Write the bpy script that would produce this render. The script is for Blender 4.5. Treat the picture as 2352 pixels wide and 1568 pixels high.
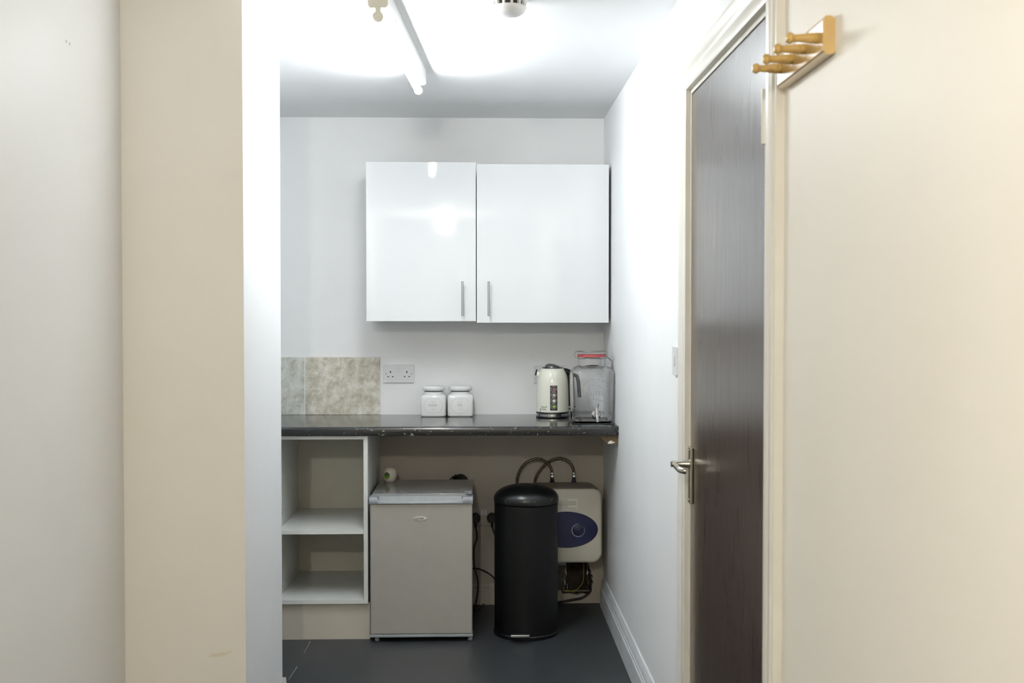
import bpy, bmesh, math, random
from mathutils import Vector, Matrix

for o in list(bpy.data.objects):
    bpy.data.objects.remove(o, do_unlink=True)
scene = bpy.context.scene
COL = scene.collection

# ------------------------------------------------------------------ camera
F_PX, W_PX, H_PX = 2550.0, 2352.0, 1568.0
CAM_Z = 1.392
YAW = math.atan(72.0 / F_PX)          # towards +X
PITCH = math.atan(59.0 / F_PX)        # downwards
cam_d = bpy.data.cameras.new('camera')
cam_d.sensor_fit = 'HORIZONTAL'
cam_d.sensor_width = 36.0
cam_d.lens = 36.0 * F_PX / W_PX
cam_d.clip_start = 0.05
cam_d.dof.use_dof = True
cam_d.dof.focus_distance = 4.85
cam_d.dof.aperture_fstop = 6.3
cam = bpy.data.objects.new('camera', cam_d)
COL.objects.link(cam)
cam.location = (0, 0, CAM_Z)
cam.rotation_euler = (math.pi / 2 - PITCH, 0, -YAW)
scene.camera = cam

# ------------------------------------------------------------------ world + view
wd = bpy.data.worlds.new('world')
scene.world = wd
wd.use_nodes = True
wd.node_tree.nodes['Background'].inputs[0].default_value = (0.05, 0.05, 0.055, 1)
wd.node_tree.nodes['Background'].inputs[1].default_value = 1.0
vs = scene.view_settings
vs.view_transform = 'Standard'
vs.look = 'None'
vs.gamma = 1.0
vs.exposure = 0.3
vs.use_curve_mapping = False

TUBE_STRENGTH = 118.0     # fluorescent tube in the kitchenette
BULB_STRENGTH = 1250.0    # warm pendant bulb in the front room

# ------------------------------------------------------------------ helpers
def lin(c):
    return tuple(((v / 255.0) / 12.92 if v / 255.0 <= 0.04045 else ((v / 255.0 + 0.055) / 1.055) ** 2.4) for v in c)

_sa, _ca, _sp, _cp = math.sin(YAW), math.cos(YAW), math.sin(PITCH), math.cos(PITCH)
RIGHT = Vector((_ca, -_sa, 0)); FWD = Vector((_sa * _cp, _ca * _cp, -_sp)); UP = Vector((_sa * _sp, _ca * _sp, _cp))
def px(x, y, X=None, Y=None, Z=None):
    """photo pixel + one known plane (from the thing it touches) -> world point"""
    d = FWD + RIGHT * ((x - W_PX / 2) / F_PX) + UP * ((H_PX / 2 - y) / F_PX)
    if X is not None: t = X / d.x
    elif Y is not None: t = Y / d.y
    else: t = (Z - CAM_Z) / d.z
    return Vector((0, 0, CAM_Z)) + d * t

MATS = {}
def mat(name, rgb, rough=0.5, metal=0.0, spec=0.5, coat=0.0, noise=None, noise_scale=20.0, stretch=(1, 1, 1),
        bump=0.0, bump_scale=80.0, rough_noise=0.0, emit=None, strength=0.0, trans=0.0, ior=1.5, detail=4.0, coat_rough=0.05):
    if name in MATS: return MATS[name]
    m = bpy.data.materials.new(name); m.use_nodes = True
    nt = m.node_tree; b = nt.nodes['Principled BSDF']
    col = lin(rgb) + (1,)
    b.inputs['Base Color'].default_value = col
    b.inputs['Roughness'].default_value = rough
    b.inputs['Metallic'].default_value = metal
    b.inputs['Specular IOR Level'].default_value = spec
    b.inputs['Coat Weight'].default_value = coat
    b.inputs['Coat Roughness'].default_value = coat_rough
    b.inputs['IOR'].default_value = ior
    b.inputs['Transmission Weight'].default_value = trans
    if emit:
        b.inputs['Emission Color'].default_value = tuple(emit) + (1,)
        b.inputs['Emission Strength'].default_value = strength
    tc = nt.nodes.new('ShaderNodeTexCoord')
    mp = nt.nodes.new('ShaderNodeMapping')
    mp.inputs['Scale'].default_value = stretch
    nt.links.new(tc.outputs['Object'], mp.inputs['Vector'])
    n = nt.nodes.new('ShaderNodeTexNoise')
    n.inputs['Scale'].default_value = noise_scale
    n.inputs['Detail'].default_value = detail
    nt.links.new(mp.outputs['Vector'], n.inputs['Vector'])
    rp = nt.nodes.new('ShaderNodeValToRGB')
    rp.color_ramp.elements[0].position = 0.35
    rp.color_ramp.elements[1].position = 0.65
    c2 = lin(noise) + (1,) if noise else tuple(v * 0.97 for v in col[:3]) + (1,)
    rp.color_ramp.elements[0].color = c2
    rp.color_ramp.elements[1].color = col
    nt.links.new(n.outputs['Fac'], rp.inputs['Fac'])
    if not emit and trans == 0:
        nt.links.new(rp.outputs['Color'], b.inputs['Base Color'])
    if rough_noise:
        mr = nt.nodes.new('ShaderNodeMapRange')
        mr.inputs['To Min'].default_value = max(0.02, rough - rough_noise)
        mr.inputs['To Max'].default_value = rough + rough_noise
        nt.links.new(n.outputs['Fac'], mr.inputs['Value'])
        nt.links.new(mr.outputs['Result'], b.inputs['Roughness'])
    if bump:
        n2 = nt.nodes.new('ShaderNodeTexNoise')
        n2.inputs['Scale'].default_value = bump_scale
        n2.inputs['Detail'].default_value = 3
        nt.links.new(mp.outputs['Vector'], n2.inputs['Vector'])
        bp = nt.nodes.new('ShaderNodeBump')
        bp.inputs['Strength'].default_value = bump
        bp.inputs['Distance'].default_value = 0.002
        nt.links.new(n2.outputs['Fac'], bp.inputs['Height'])
        nt.links.new(bp.outputs['Normal'], b.inputs['Normal'])
    MATS[name] = m
    return m

WO = {}     # world origin of every object that can be a parent
def finish(name, bm, material, parent=None, smooth=35, origin=None):
    bmesh.ops.recalc_face_normals(bm, faces=bm.faces[:])
    if parent is not None:
        org = WO[parent.name]
    elif origin is not None:
        org = Vector(origin)
    else:
        vs_ = [v.co for v in bm.verts]
        org = Vector(((min(v.x for v in vs_) + max(v.x for v in vs_)) / 2,
                      (min(v.y for v in vs_) + max(v.y for v in vs_)) / 2, min(v.z for v in vs_)))
    bmesh.ops.translate(bm, verts=bm.verts[:], vec=-org)
    me = bpy.data.meshes.new(name)
    bm.to_mesh(me); bm.free()
    for m in (material if isinstance(material, (list, tuple)) else [material]):
        me.materials.append(m)
    if smooth:
        for p in me.polygons: p.use_smooth = True
        me.set_sharp_from_angle(angle=math.radians(smooth))
    o = bpy.data.objects.new(name, me)
    COL.objects.link(o)
    if parent is not None:
        o.parent = parent
    else:
        o.location = org
    WO[o.name] = org
    return o

def thing(name, loc, label, cat, group=None, kind=None):
    o = bpy.data.objects.new(name, None)
    o.empty_display_size = 0.05
    COL.objects.link(o)
    o.location = loc
    WO[o.name] = Vector(loc)
    return tag(o, label, cat, group, kind)

def tag(o, label, cat, group=None, kind=None):
    o['label'] = label
    o['category'] = cat
    if group: o['group'] = group
    if kind: o['kind'] = kind
    return o

def boxbm(x0, x1, y0, y1, z0, z1, bevel=0.0, seg=2, bm=None):
    b = bm or bmesh.new()
    vs_ = [b.verts.new((x, y, z)) for x in (x0, x1) for y in (y0, y1) for z in (z0, z1)]
    fs = [(0, 1, 3, 2), (4, 6, 7, 5), (0, 4, 5, 1), (2, 3, 7, 6), (0, 2, 6, 4), (1, 5, 7, 3)]
    faces = [b.faces.new([vs_[i] for i in f]) for f in fs]
    if bevel:
        es = list({e for f in faces for e in f.edges})
        bmesh.ops.bevel(b, geom=es, offset=bevel, segments=seg, affect='EDGES', profile=0.5)
    return b

def box(name, x0, x1, y0, y1, z0, z1, m, parent=None, bevel=0.0, seg=2, smooth=35):
    o = finish(name, boxbm(x0, x1, y0, y1, z0, z1, bevel, seg), m, parent, smooth)
    if bevel and smooth:
        w = o.modifiers.new('weighted', 'WEIGHTED_NORMAL')
        w.keep_sharp = True
        w.weight = 100
    return o

def lathebm(profile, center, segs=48, axis='Z', bm=None, caps=True):
    """profile: list of (r, h); revolve around the axis through center"""
    b = bm or bmesh.new()
    c = Vector(center)
    rings = []
    for r, h in profile:
        ring = []
        if r < 1e-6:
            rings.append([b.verts.new(_axpt(c, 0, 0, h, axis))])
            continue
        for i in range(segs):
            a = 2 * math.pi * i / segs
            ring.append(b.verts.new(_axpt(c, r * math.cos(a), r * math.sin(a), h, axis)))
        rings.append(ring)
    for r0, r1 in zip(rings, rings[1:]):
        if len(r0) == 1 and len(r1) == 1: continue
        for i in range(segs):
            j = (i + 1) % segs
            if len(r0) == 1: b.faces.new((r0[0], r1[i], r1[j]))
            elif len(r1) == 1: b.faces.new((r0[i], r0[j], r1[0]))
            else: b.faces.new((r0[i], r0[j], r1[j], r1[i]))
    if caps:
        for r in (rings[0], rings[-1]):
            if len(r) > 1: b.faces.new(r)
    return b

def _axpt(c, u, v, h, axis):
    if axis == 'Z': return c + Vector((u, v, h))
    if axis == 'X': return c + Vector((h, u, v))
    return c + Vector((u, h, v))

def lathe(name, profile, center, m, parent=None, segs=48, axis='Z', smooth=35, caps=True):
    return finish(name, lathebm(profile, center, segs, axis, caps=caps), m, parent, smooth)

def smooth_path(pts, n=8):
    pts = [Vector(p) for p in pts]
    out = []
    for i in range(len(pts) - 1):
        p0 = pts[max(i - 1, 0)]; p1 = pts[i]; p2 = pts[i + 1]; p3 = pts[min(i + 2, len(pts) - 1)]
        for k in range(n):
            t = k / n
            out.append(0.5 * ((2 * p1) + (p2 - p0) * t + (2 * p0 - 5 * p1 + 4 * p2 - p3) * t * t + (3 * p1 - p0 - 3 * p2 + p3) * t ** 3))
    out.append(pts[-1])
    return out

def tubebm(pts, r, segs=10, bm=None, closed=False, flat=None):
    b = bm or bmesh.new()
    pts = [Vector(p) for p in pts]
    n = len(pts)
    rings = []
    prev = None
    for i, p in enumerate(pts):
        if closed: t = (pts[(i + 1) % n] - pts[i - 1]).normalized()
        else: t = (pts[min(i + 1, n - 1)] - pts[max(i - 1, 0)]).normalized()
        if prev is None:
            a = Vector((0, 0, 1)) if abs(t.z) < 0.9 else Vector((0, 1, 0))
            u = (a - t * a.dot(t)).normalized()
        else:
            u = (prev - t * prev.dot(t)).normalized()
        prev = u
        v = t.cross(u)
        rr = r[i] if isinstance(r, (list, tuple)) else r
        rings.append([b.verts.new(p + u * (rr * math.cos(2 * math.pi * k / segs)) + v * (rr * (flat or 1.0) * math.sin(2 * math.pi * k / segs))) for k in range(segs)])
    pairs = list(zip(rings, rings[1:]))
    if closed: pairs.append((rings[-1], rings[0]))
    for r0, r1 in pairs:
        for k in range(segs):
            l = (k + 1) % segs
            b.faces.new((r0[k], r0[l], r1[l], r1[k]))
    if not closed:
        b.faces.new(rings[0]); b.faces.new(rings[-1])
    return b

def tube(name, pts, r, m, parent=None, segs=10, closed=False, flat=None):
    return finish(name, tubebm(pts, r, segs, closed=closed, flat=flat), m, parent, 60)

def loftbm(rings, bm=None, caps=(True, True)):
    b = bm or bmesh.new()
    R = [[b.verts.new(p) for p in ring] for ring in rings]
    n = len(R[0])
    for r0, r1 in zip(R, R[1:]):
        for i in range(n):
            j = (i + 1) % n
            b.faces.new((r0[i], r0[j], r1[j], r1[i]))
    if caps[0]: b.faces.new(R[0])
    if caps[1]: b.faces.new(R[-1])
    return b

def prismbm(poly, a0, a1, axis='X', bm=None):
    """extrude polygon. axis X: poly=(y,z); axis Y: poly=(x,z); axis Z: poly=(x,y)"""
    def P(u, v, h):
        return {'X': (h, u, v), 'Y': (u, h, v), 'Z': (u, v, h)}[axis]
    return loftbm([[P(u, v, a0) for u, v in poly], [P(u, v, a1) for u, v in poly]], bm)

def rrect(cx, cy, hx, hy, r, n=6):
    pts = []
    for (sx, sy, a0) in ((1, 1, 0), (-1, 1, 90), (-1, -1, 180), (1, -1, 270)):
        for k in range(n + 1):
            a = math.radians(a0 + 90 * k / n)
            pts.append((cx + sx * (hx - r) + r * math.cos(a), cy + sy * (hy - r) + r * math.sin(a)))
    return pts

def textbm(body, size, fn, extrude=0.0003, align='CENTER', res=2, bold=0.0):
    """flat lettering; fn maps local (x, y, z) to a world point"""
    cu = bpy.data.curves.new('lettering', 'FONT')
    cu.body = body; cu.size = size; cu.align_x = align; cu.align_y = 'CENTER'
    cu.extrude = extrude; cu.resolution_u = res; cu.offset = bold
    ob = bpy.data.objects.new('lettering', cu)
    COL.objects.link(ob)
    dg = bpy.context.evaluated_depsgraph_get()
    me = bpy.data.meshes.new_from_object(ob.evaluated_get(dg))
    bm = bmesh.new(); bm.from_mesh(me)
    for v in bm.verts: v.co = fn(v.co.x, v.co.y, v.co.z)
    bpy.data.objects.remove(ob, do_unlink=True); bpy.data.curves.remove(cu); bpy.data.meshes.remove(me)
    return bm

def front(cx, y, cz):
    return lambda a, b, c: Vector((cx + a, y - c, cz + b))

def ringbm(cx, y, cz, rx, rz, w, depth=0.0006, segs=48, a0=0, a1=360, bm=None):
    """thin flat elliptical ring facing -Y"""
    b = bm or bmesh.new()
    full = abs(a1 - a0) >= 360
    n = segs if full else segs + 1
    rows = []
    for i in range(n):
        a = math.radians(a0 + (a1 - a0) * i / segs)
        row = []
        for (k, yy) in ((-w / 2, y), (w / 2, y), (w / 2, y - depth), (-w / 2, y - depth)):
            row.append(b.verts.new((cx + (rx + k) * math.cos(a), yy, cz + (rz + k) * math.sin(a))))
        rows.append(row)
    rng = range(n) if full else range(n - 1)
    for i in rng:
        j = (i + 1) % n
        for k in range(4):
            l = (k + 1) % 4
            b.faces.new((rows[i][k], rows[j][k], rows[j][l], rows[i][l]))
    if not full:
        b.faces.new(rows[0]); b.faces.new(rows[-1])
    return b

# ------------------------------------------------------------------ materials
M = {}
M['white_wall'] = mat('white_wall_paint', (240, 241, 242), 0.55, noise=(237, 238, 239), noise_scale=3, bump=0.12, bump_scale=120)
M['white_ceiling'] = mat('white_ceiling_paint', (240, 241, 242), 0.7, noise=(237, 238, 239), noise_scale=3, bump=0.1, bump_scale=90)
M['cream_wall'] = mat('cream_wall_paint', (243, 239, 230), 0.5, noise=(241, 236, 226), noise_scale=2.5, bump=0.12, bump_scale=110)
M['pale_wall'] = mat('pale_wall_paint', (238, 237, 234), 0.5, noise=(236, 234, 230), noise_scale=2.5, bump=0.12, bump_scale=110)
M['shaded_cream'] = mat('shaded_cream_wall_paint', (186, 179, 167), 0.6, noise=(180, 172, 159), noise_scale=4, bump=0.15, bump_scale=110)  # cream paint with the shade under the worktop mixed into the colour
M['gloss_white'] = mat('white_gloss_paint', (232, 229, 220), 0.3, noise=(226, 222, 212), noise_scale=6, bump=0.05, bump_scale=60)
M['skirting'] = mat('white_skirting_paint', (222, 225, 228), 0.35, noise=(210, 213, 216), noise_scale=9, bump=0.08, bump_scale=60)
M['cab_gloss'] = mat('high_gloss_white_door', (228, 231, 233), 0.035, noise=(227, 230, 232), noise_scale=2, spec=0.5)
M['carcass'] = mat('white_melamine', (218, 219, 216), 0.42, noise=(214, 215, 211), noise_scale=14)
M['carcass_cream'] = mat('cream_melamine', (206, 202, 188), 0.5, noise=(201, 197, 182), noise_scale=10)
M['plinth'] = mat('plinth_board', (196, 190, 176), 0.5, noise=(190, 184, 170), noise_scale=5)
M['chrome'] = mat('polished_chrome', (200, 200, 200), 0.12, metal=1.0)
M['nickel'] = mat('satin_nickel', (190, 184, 172), 0.22, metal=1.0)
M['brushed'] = mat('brushed_steel', (176, 178, 180), 0.32, metal=1.0, noise=(160, 162, 164), noise_scale=60, stretch=(1, 1, 0.05))
M['fridge_panel'] = mat('silver_fridge_paint', (172, 169, 162), 0.36, metal=0.3, noise=(169, 166, 159), noise_scale=20)
M['fridge_trim'] = mat('grey_fridge_plastic', (148, 152, 156), 0.35, noise=(143, 147, 151), noise_scale=30)
M['fridge_top'] = mat('grey_fridge_top', (138, 138, 138), 0.1, noise=(133, 133, 133), noise_scale=30)
M['black_plastic'] = mat('black_plastic', (20, 20, 20), 0.35, noise=(15, 15, 15), noise_scale=30)
M['black_bin'] = mat('black_bin_paint', (9, 9, 10), 0.45, spec=0.3, noise=(7, 7, 8), noise_scale=8)
M['black_bin_lid'] = mat('black_bin_lid_paint', (11, 12, 13), 0.3, noise=(9, 10, 11), noise_scale=8)
M['cable'] = mat('black_cable', (30, 28, 26), 0.55)
M['heater'] = mat('white_heater_plastic', (205, 200, 186), 0.35, noise=(200, 195, 181), noise_scale=6)
M['heater_top'] = mat('grey_heater_top', (140, 132, 120), 0.5, noise=(134, 126, 114), noise_scale=8)
M['navy'] = mat('navy_panel', (30, 33, 74), 0.3, noise=(28, 30, 68), noise_scale=8)
M['navy_dark'] = mat('navy_dial', (24, 26, 60), 0.3)
M['pale_print'] = mat('pale_grey_print', (170, 172, 190), 0.5)
M['paper'] = mat('label_paper', (226, 222, 208), 0.6)
M['ink'] = mat('grey_ink', (120, 118, 112), 0.6)
M['dark_ink'] = mat('black_ink', (32, 32, 34), 0.5)
M['ceramic'] = mat('white_ceramic', (232, 233, 233), 0.12, noise=(229, 230, 230), noise_scale=6)
M['ceramic_ink'] = mat('grey_ceramic_print', (192, 193, 194), 0.4)
M['ceramic_ink_dark'] = mat('dark_grey_ceramic_print', (142, 143, 144), 0.4)
M['dark_gap'] = mat('dark_seal', (60, 62, 62), 0.6)
M['kettle'] = mat('cream_kettle_enamel', (235, 235, 222), 0.15, noise=(232, 232, 218), noise_scale=5)
M['lid_grey'] = mat('grey_kettle_lid', (120, 120, 120), 0.25, metal=0.6)
M['socket'] = mat('white_socket_plastic', (222, 223, 226), 0.35)
M['socket_dark'] = mat('socket_slot', (14, 14, 14), 0.7)
M['green'] = mat('green_sticker', (112, 160, 30), 0.5)
M['green_dark'] = mat('dark_green_sticker', (34, 66, 48), 0.5)
M['cream_pot'] = mat('cream_ceramic_pot', (226, 220, 204), 0.3, noise=(221, 215, 198), noise_scale=12)
M['rubber_red'] = mat('red_rubber_seal', (190, 70, 72), 0.4)
M['batten_wood'] = mat('raw_timber', (106, 90, 66), 0.7, noise=(88, 74, 52), noise_scale=30, stretch=(1, 0.2, 1), bump=0.1)
M['plaster'] = mat('plaster_blob', (215, 210, 196), 0.8, bump=0.3, bump_scale=60)
M['pine'] = mat('varnished_pine', (206, 174, 106), 0.45, noise=(196, 160, 92), noise_scale=14, stretch=(1, 0.15, 1), coat=0.15, coat_rough=0.25)
M['pine_rail'] = mat('varnished_pine_rail', (206, 172, 104), 0.3, noise=(196, 158, 90), noise_scale=14, stretch=(1, 0.1, 1), coat=1.0, coat_rough=0.12)
M['door_wood'] = mat('dark_stained_door', (68, 50, 42), 0.3, noise=(57, 42, 36), noise_scale=7, stretch=(1, 6, 0.5), rough_noise=0.1, bump=0.02, bump_scale=22, detail=6, coat=0.6, coat_rough=0.2)
M['light_body'] = mat('white_enamel_batten', (232, 232, 230), 0.4)
M['holder'] = mat('white_lampholder_plastic', (226, 222, 206), 0.5)
M['tube'] = mat('fluorescent_tube', (255, 255, 255), 0.4, emit=(0.94, 0.985, 1.0), strength=TUBE_STRENGTH)
M['bulb'] = mat('warm_bulb', (255, 240, 210), 0.4, emit=(1.0, 0.94, 0.82), strength=BULB_STRENGTH)
M['detector'] = mat('white_detector_plastic', (228, 228, 226), 0.4)
M['detector_dark'] = mat('dark_detector_vent', (60, 52, 46), 0.6)
M['glass'] = mat('clear_jar_glass', (255, 255, 255), 0.0, trans=1.0, ior=1.45)
M['emboss'] = mat('embossed_glass', (150, 155, 157), 0.25)
M['steel_wire'] = mat('steel_wire', (180, 182, 182), 0.25, metal=1.0)
M['braid'] = mat('braided_hose', (128, 118, 100), 0.4, metal=0.7, noise=(84, 76, 62), noise_scale=160, detail=1)
M['brick_dark'] = mat('exposed_masonry', (62, 52, 42), 0.9, noise=(40, 34, 28), noise_scale=30, bump=0.5, bump_scale=40)
M['earth_wire'] = mat('green_yellow_wire', (136, 136, 40), 0.5)
M['brass'] = mat('brass_fitting', (150, 130, 80), 0.35, metal=0.9)
M['copper_grey'] = mat('tarnished_pipe', (92, 88, 82), 0.4, metal=0.6)
M['grout'] = mat('pale_grout', (238, 240, 234), 0.8)

def special_floor():
    m = mat('charcoal_vinyl', (51, 54, 57), 0.45, noise=(46, 49, 52), noise_scale=5, bump=0.06, bump_scale=200)
    nt = m.node_tree; b = nt.nodes['Principled BSDF']
    src = b.inputs['Base Color'].links[0].from_socket
    tc = [n for n in nt.nodes if n.type == 'TEX_COORD'][0]
    vo = nt.nodes.new('ShaderNodeTexVoronoi'); vo.inputs['Scale'].default_value = 16.0
    vo.inputs['Randomness'].default_value = 1.0
    nt.links.new(tc.outputs['Object'], vo.inputs['Vector'])
    r = nt.nodes.new('ShaderNodeValToRGB')
    r.color_ramp.elements[0].position = 0.030; r.color_ramp.elements[0].color = (1, 1, 1, 1)
    r.color_ramp.elements[1].position = 0.045; r.color_ramp.elements[1].color = (0, 0, 0, 1)
    nt.links.new(vo.outputs['Distance'], r.inputs['Fac'])
    gt = nt.nodes.new('ShaderNodeMath'); gt.operation = 'GREATER_THAN'; gt.inputs[1].default_value = 0.72
    sep = nt.nodes.new('ShaderNodeSeparateColor')
    nt.links.new(vo.outputs['Color'], sep.inputs['Color'])
    nt.links.new(sep.outputs['Red'], gt.inputs[0])
    mu = nt.nodes.new('ShaderNodeMath'); mu.operation = 'MULTIPLY'
    nt.links.new(r.outputs['Color'], mu.inputs[0]); nt.links.new(gt.outputs['Value'], mu.inputs[1])
    mx = nt.nodes.new('ShaderNodeMix'); mx.data_type = 'RGBA'
    nt.links.new(mu.outputs['Value'], mx.inputs['Factor'])
    nt.links.new(src, mx.inputs['A'])
    mx.inputs['B'].default_value = lin((130, 134, 134)) + (1,)
    nt.links.new(mx.outputs['Result'], b.inputs['Base Color'])
    return m
M['floor'] = special_floor()

def special_worktop():
    m = mat('black_speckled_laminate', (34, 35, 36), 0.2, noise=(22, 23, 24), noise_scale=60, rough_noise=0.04, detail=5, coat=0.45, coat_rough=0.14)
    nt = m.node_tree; b = nt.nodes['Principled BSDF']
    src = b.inputs['Base Color'].links[0].from_socket
    tc = [n for n in nt.nodes if n.type == 'TEX_COORD'][0]
    n1 = nt.nodes.new('ShaderNodeTexNoise'); n1.inputs['Scale'].default_value = 52; n1.inputs['Detail'].default_value = 7
    n1.inputs['Distortion'].default_value = 1.2
    nt.links.new(tc.outputs['Object'], n1.inputs['Vector'])
    r = nt.nodes.new('ShaderNodeValToRGB')
    r.color_ramp.elements[0].position = 0.63; r.color_ramp.elements[0].color = (0, 0, 0, 1)
    r.color_ramp.elements[1].position = 0.67; r.color_ramp.elements[1].color = (1, 1, 1, 1)
    nt.links.new(n1.outputs['Fac'], r.inputs['Fac'])
    mx = nt.nodes.new('ShaderNodeMix'); mx.data_type = 'RGBA'
    nt.links.new(r.outputs['Color'], mx.inputs['Factor'])
    nt.links.new(src, mx.inputs['A'])
    mx.inputs['B'].default_value = lin((132, 132, 128)) + (1,)
    nt.links.new(mx.outputs['Result'], b.inputs['Base Color'])
    return m
M['worktop'] = special_worktop()

def special_tile(name, a, b_, c):
    m = bpy.data.materials.new(name); m.use_nodes = True
    nt = m.node_tree; b = nt.nodes['Principled BSDF']
    b.inputs['Roughness'].default_value = 0.35
    tc = nt.nodes.new('ShaderNodeTexCoord')
    n1 = nt.nodes.new('ShaderNodeTexNoise'); n1.inputs['Scale'].default_value = 19; n1.inputs['Detail'].default_value = 10; n1.inputs['Distortion'].default_value = 0.25
    n1.inputs['Roughness'].default_value = 0.74
    nt.links.new(tc.outputs['Object'], n1.inputs['Vector'])
    r = nt.nodes.new('ShaderNodeValToRGB')
    r.color_ramp.elements[0].position = 0.38; r.color_ramp.elements[0].color = lin(c) + (1,)
    r.color_ramp.elements[1].position = 0.62; r.color_ramp.elements[1].color = lin(a) + (1,)
    e = r.color_ramp.elements.new(0.5); e.color = lin(b_) + (1,)
    nt.links.new(n1.outputs['Fac'], r.inputs['Fac'])
    nt.links.new(r.outputs['Color'], b.inputs['Base Color'])
    return m
M['tile'] = special_tile('beige_stone_tile', (228, 226, 218), (203, 198, 183), (172, 166, 147))
M['tile_grey'] = special_tile('grey_beige_stone_tile', (226, 228, 224), (206, 207, 199), (180, 179, 168))

# ------------------------------------------------------------------ room dimensions (metres)
YB = 5.34          # back wall
XR = 0.592         # right wall
ZC = 2.338         # ceiling
XL = -1.028        # left wall of the front room
YN0, YN1, XN = 3.22, 3.81, -0.682     # pier between front room and kitchenette
XKL = -1.03       # hidden left wall of the kitchenette
YREAR = -2.3
T = 0.12
DY0, DY1, DZ = 2.241, 3.115, 2.025     # door opening

st = dict(kind='structure')
o = box('floor', XL - T, XR + T, YREAR - T, YB + T, -0.1, 0, M['floor'], smooth=0)
tag(o, 'dark charcoal vinyl floor with pale specks', 'floor', **st)
# two long pale scratches in the vinyl, running away along the base unit
for a, b_ in (((713, 1472), (698, 1500)), ((683, 1530), (663, 1560))):
    A = px(*a, Z=0.0); B = px(*b_, Z=0.0)
    d = (B - A).normalized(); n = Vector((-d.y, d.x, 0)) * 0.0011
    bm = bmesh.new()
    lo = [bm.verts.new(p) for p in (A + n, A - n, B - n * 0.5, B + n * 0.5)]
    hi = [bm.verts.new(v.co + Vector((0, 0, 0.0004))) for v in lo]
    bm.faces.new(hi)
    for i in range(4): bm.faces.new((lo[i], lo[(i + 1) % 4], hi[(i + 1) % 4], hi[i]))
    finish('scratch', bm, mat('pale_scratch', (170, 172, 170), 0.7), o, 0)

o = box('ceiling', XL - T, XR + T, YREAR - T, YB + T, ZC, ZC + 0.1, M['white_ceiling'], smooth=0)
tag(o, 'white painted ceiling above the kitchenette', 'ceiling', **st)

# back wall with the ragged hole broken through the plaster under the water heater
hole = [(1300, 1288), (1345, 1288), (1353, 1296), (1354, 1306), (1358, 1311), (1357, 1317), (1363, 1323), (1359, 1329), (1361, 1333),
        (1364, 1338), (1359, 1343), (1361, 1346), (1357, 1352), (1356, 1360), (1350, 1366), (1338, 1362), (1325, 1366), (1308, 1362), (1292, 1363),
        (1296, 1350), (1299, 1340), (1298, 1328), (1302, 1318), (1300, 1305)]
hp = [px(x, y, Y=YB) for x, y in hole]
bm = bmesh.new()
ZP = 0.885      # old cream paint below the worktop, darkened for its shade; fresh white above
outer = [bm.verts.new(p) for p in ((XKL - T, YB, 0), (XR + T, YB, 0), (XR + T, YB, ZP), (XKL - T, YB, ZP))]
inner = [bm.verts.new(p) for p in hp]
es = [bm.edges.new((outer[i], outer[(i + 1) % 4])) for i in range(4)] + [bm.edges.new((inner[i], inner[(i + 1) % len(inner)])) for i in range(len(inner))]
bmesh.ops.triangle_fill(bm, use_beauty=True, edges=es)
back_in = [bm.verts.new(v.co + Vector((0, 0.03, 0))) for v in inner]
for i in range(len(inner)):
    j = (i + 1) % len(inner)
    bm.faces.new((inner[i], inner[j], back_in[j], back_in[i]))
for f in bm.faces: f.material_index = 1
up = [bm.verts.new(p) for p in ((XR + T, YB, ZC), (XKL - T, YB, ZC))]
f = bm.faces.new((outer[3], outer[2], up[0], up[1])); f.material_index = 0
wall_back = finish('wall_back', bm, [M['white_wall'], M['shaded_cream']], smooth=0, origin=(0, YB, 0))
tag(wall_back, 'white painted end wall behind the worktop and wall cupboards', 'wall', **st)
box('masonry', 0.3, XR, YB + 0.03, YB + T, 0.02, 0.3, M['brick_dark'], wall_back, smooth=0)
pl = [(1276, 1296), (1299, 1298), (1297, 1312), (1301, 1322), (1296, 1334), (1298, 1346), (1292, 1354), (1276, 1356)]
pp = [px(x, y, Y=YB) for x, y in pl]
finish('bare_plaster', loftbm([[(p.x, YB + 0.001, p.z) for p in pp], [(p.x, YB - 0.0012, p.z) for p in pp]]), mat('bare_grey_plaster', (112, 110, 100), 0.9, noise=(92, 90, 80), noise_scale=30), wall_back, 0)
# backing so no light leaks round the plaster skin
box('wall_core', XKL - T, 0.3, YB + 0.02, YB + T, 0, ZC, M['white_wall'], wall_back, smooth=0)
box('wall_core', 0.3, XR + T, YB + 0.035, YB + T, 0.3, ZC, M['white_wall'], wall_back, smooth=0)

o = box('wall_kitchen_left', XKL - T, XKL, YN1 - 0.05, YB, 0, ZC, M['white_wall'], smooth=0)
tag(o, 'white side wall of the kitchenette beside the open base unit', 'wall', **st)

# pier: cream towards the front room, white towards the kitchenette
bm = boxbm(XL, XN, YN0, YN1, 0, ZC)
pier = finish('wall_pier', bm, [M['cream_wall'], M['white_wall']], smooth=0)
for p in pier.data.polygons:
    p.material_index = 0 if p.normal.y < -0.5 else 1
tag(pier, 'wall pier, cream on its front face and white on the kitchenette side', 'wall', **st)
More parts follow.
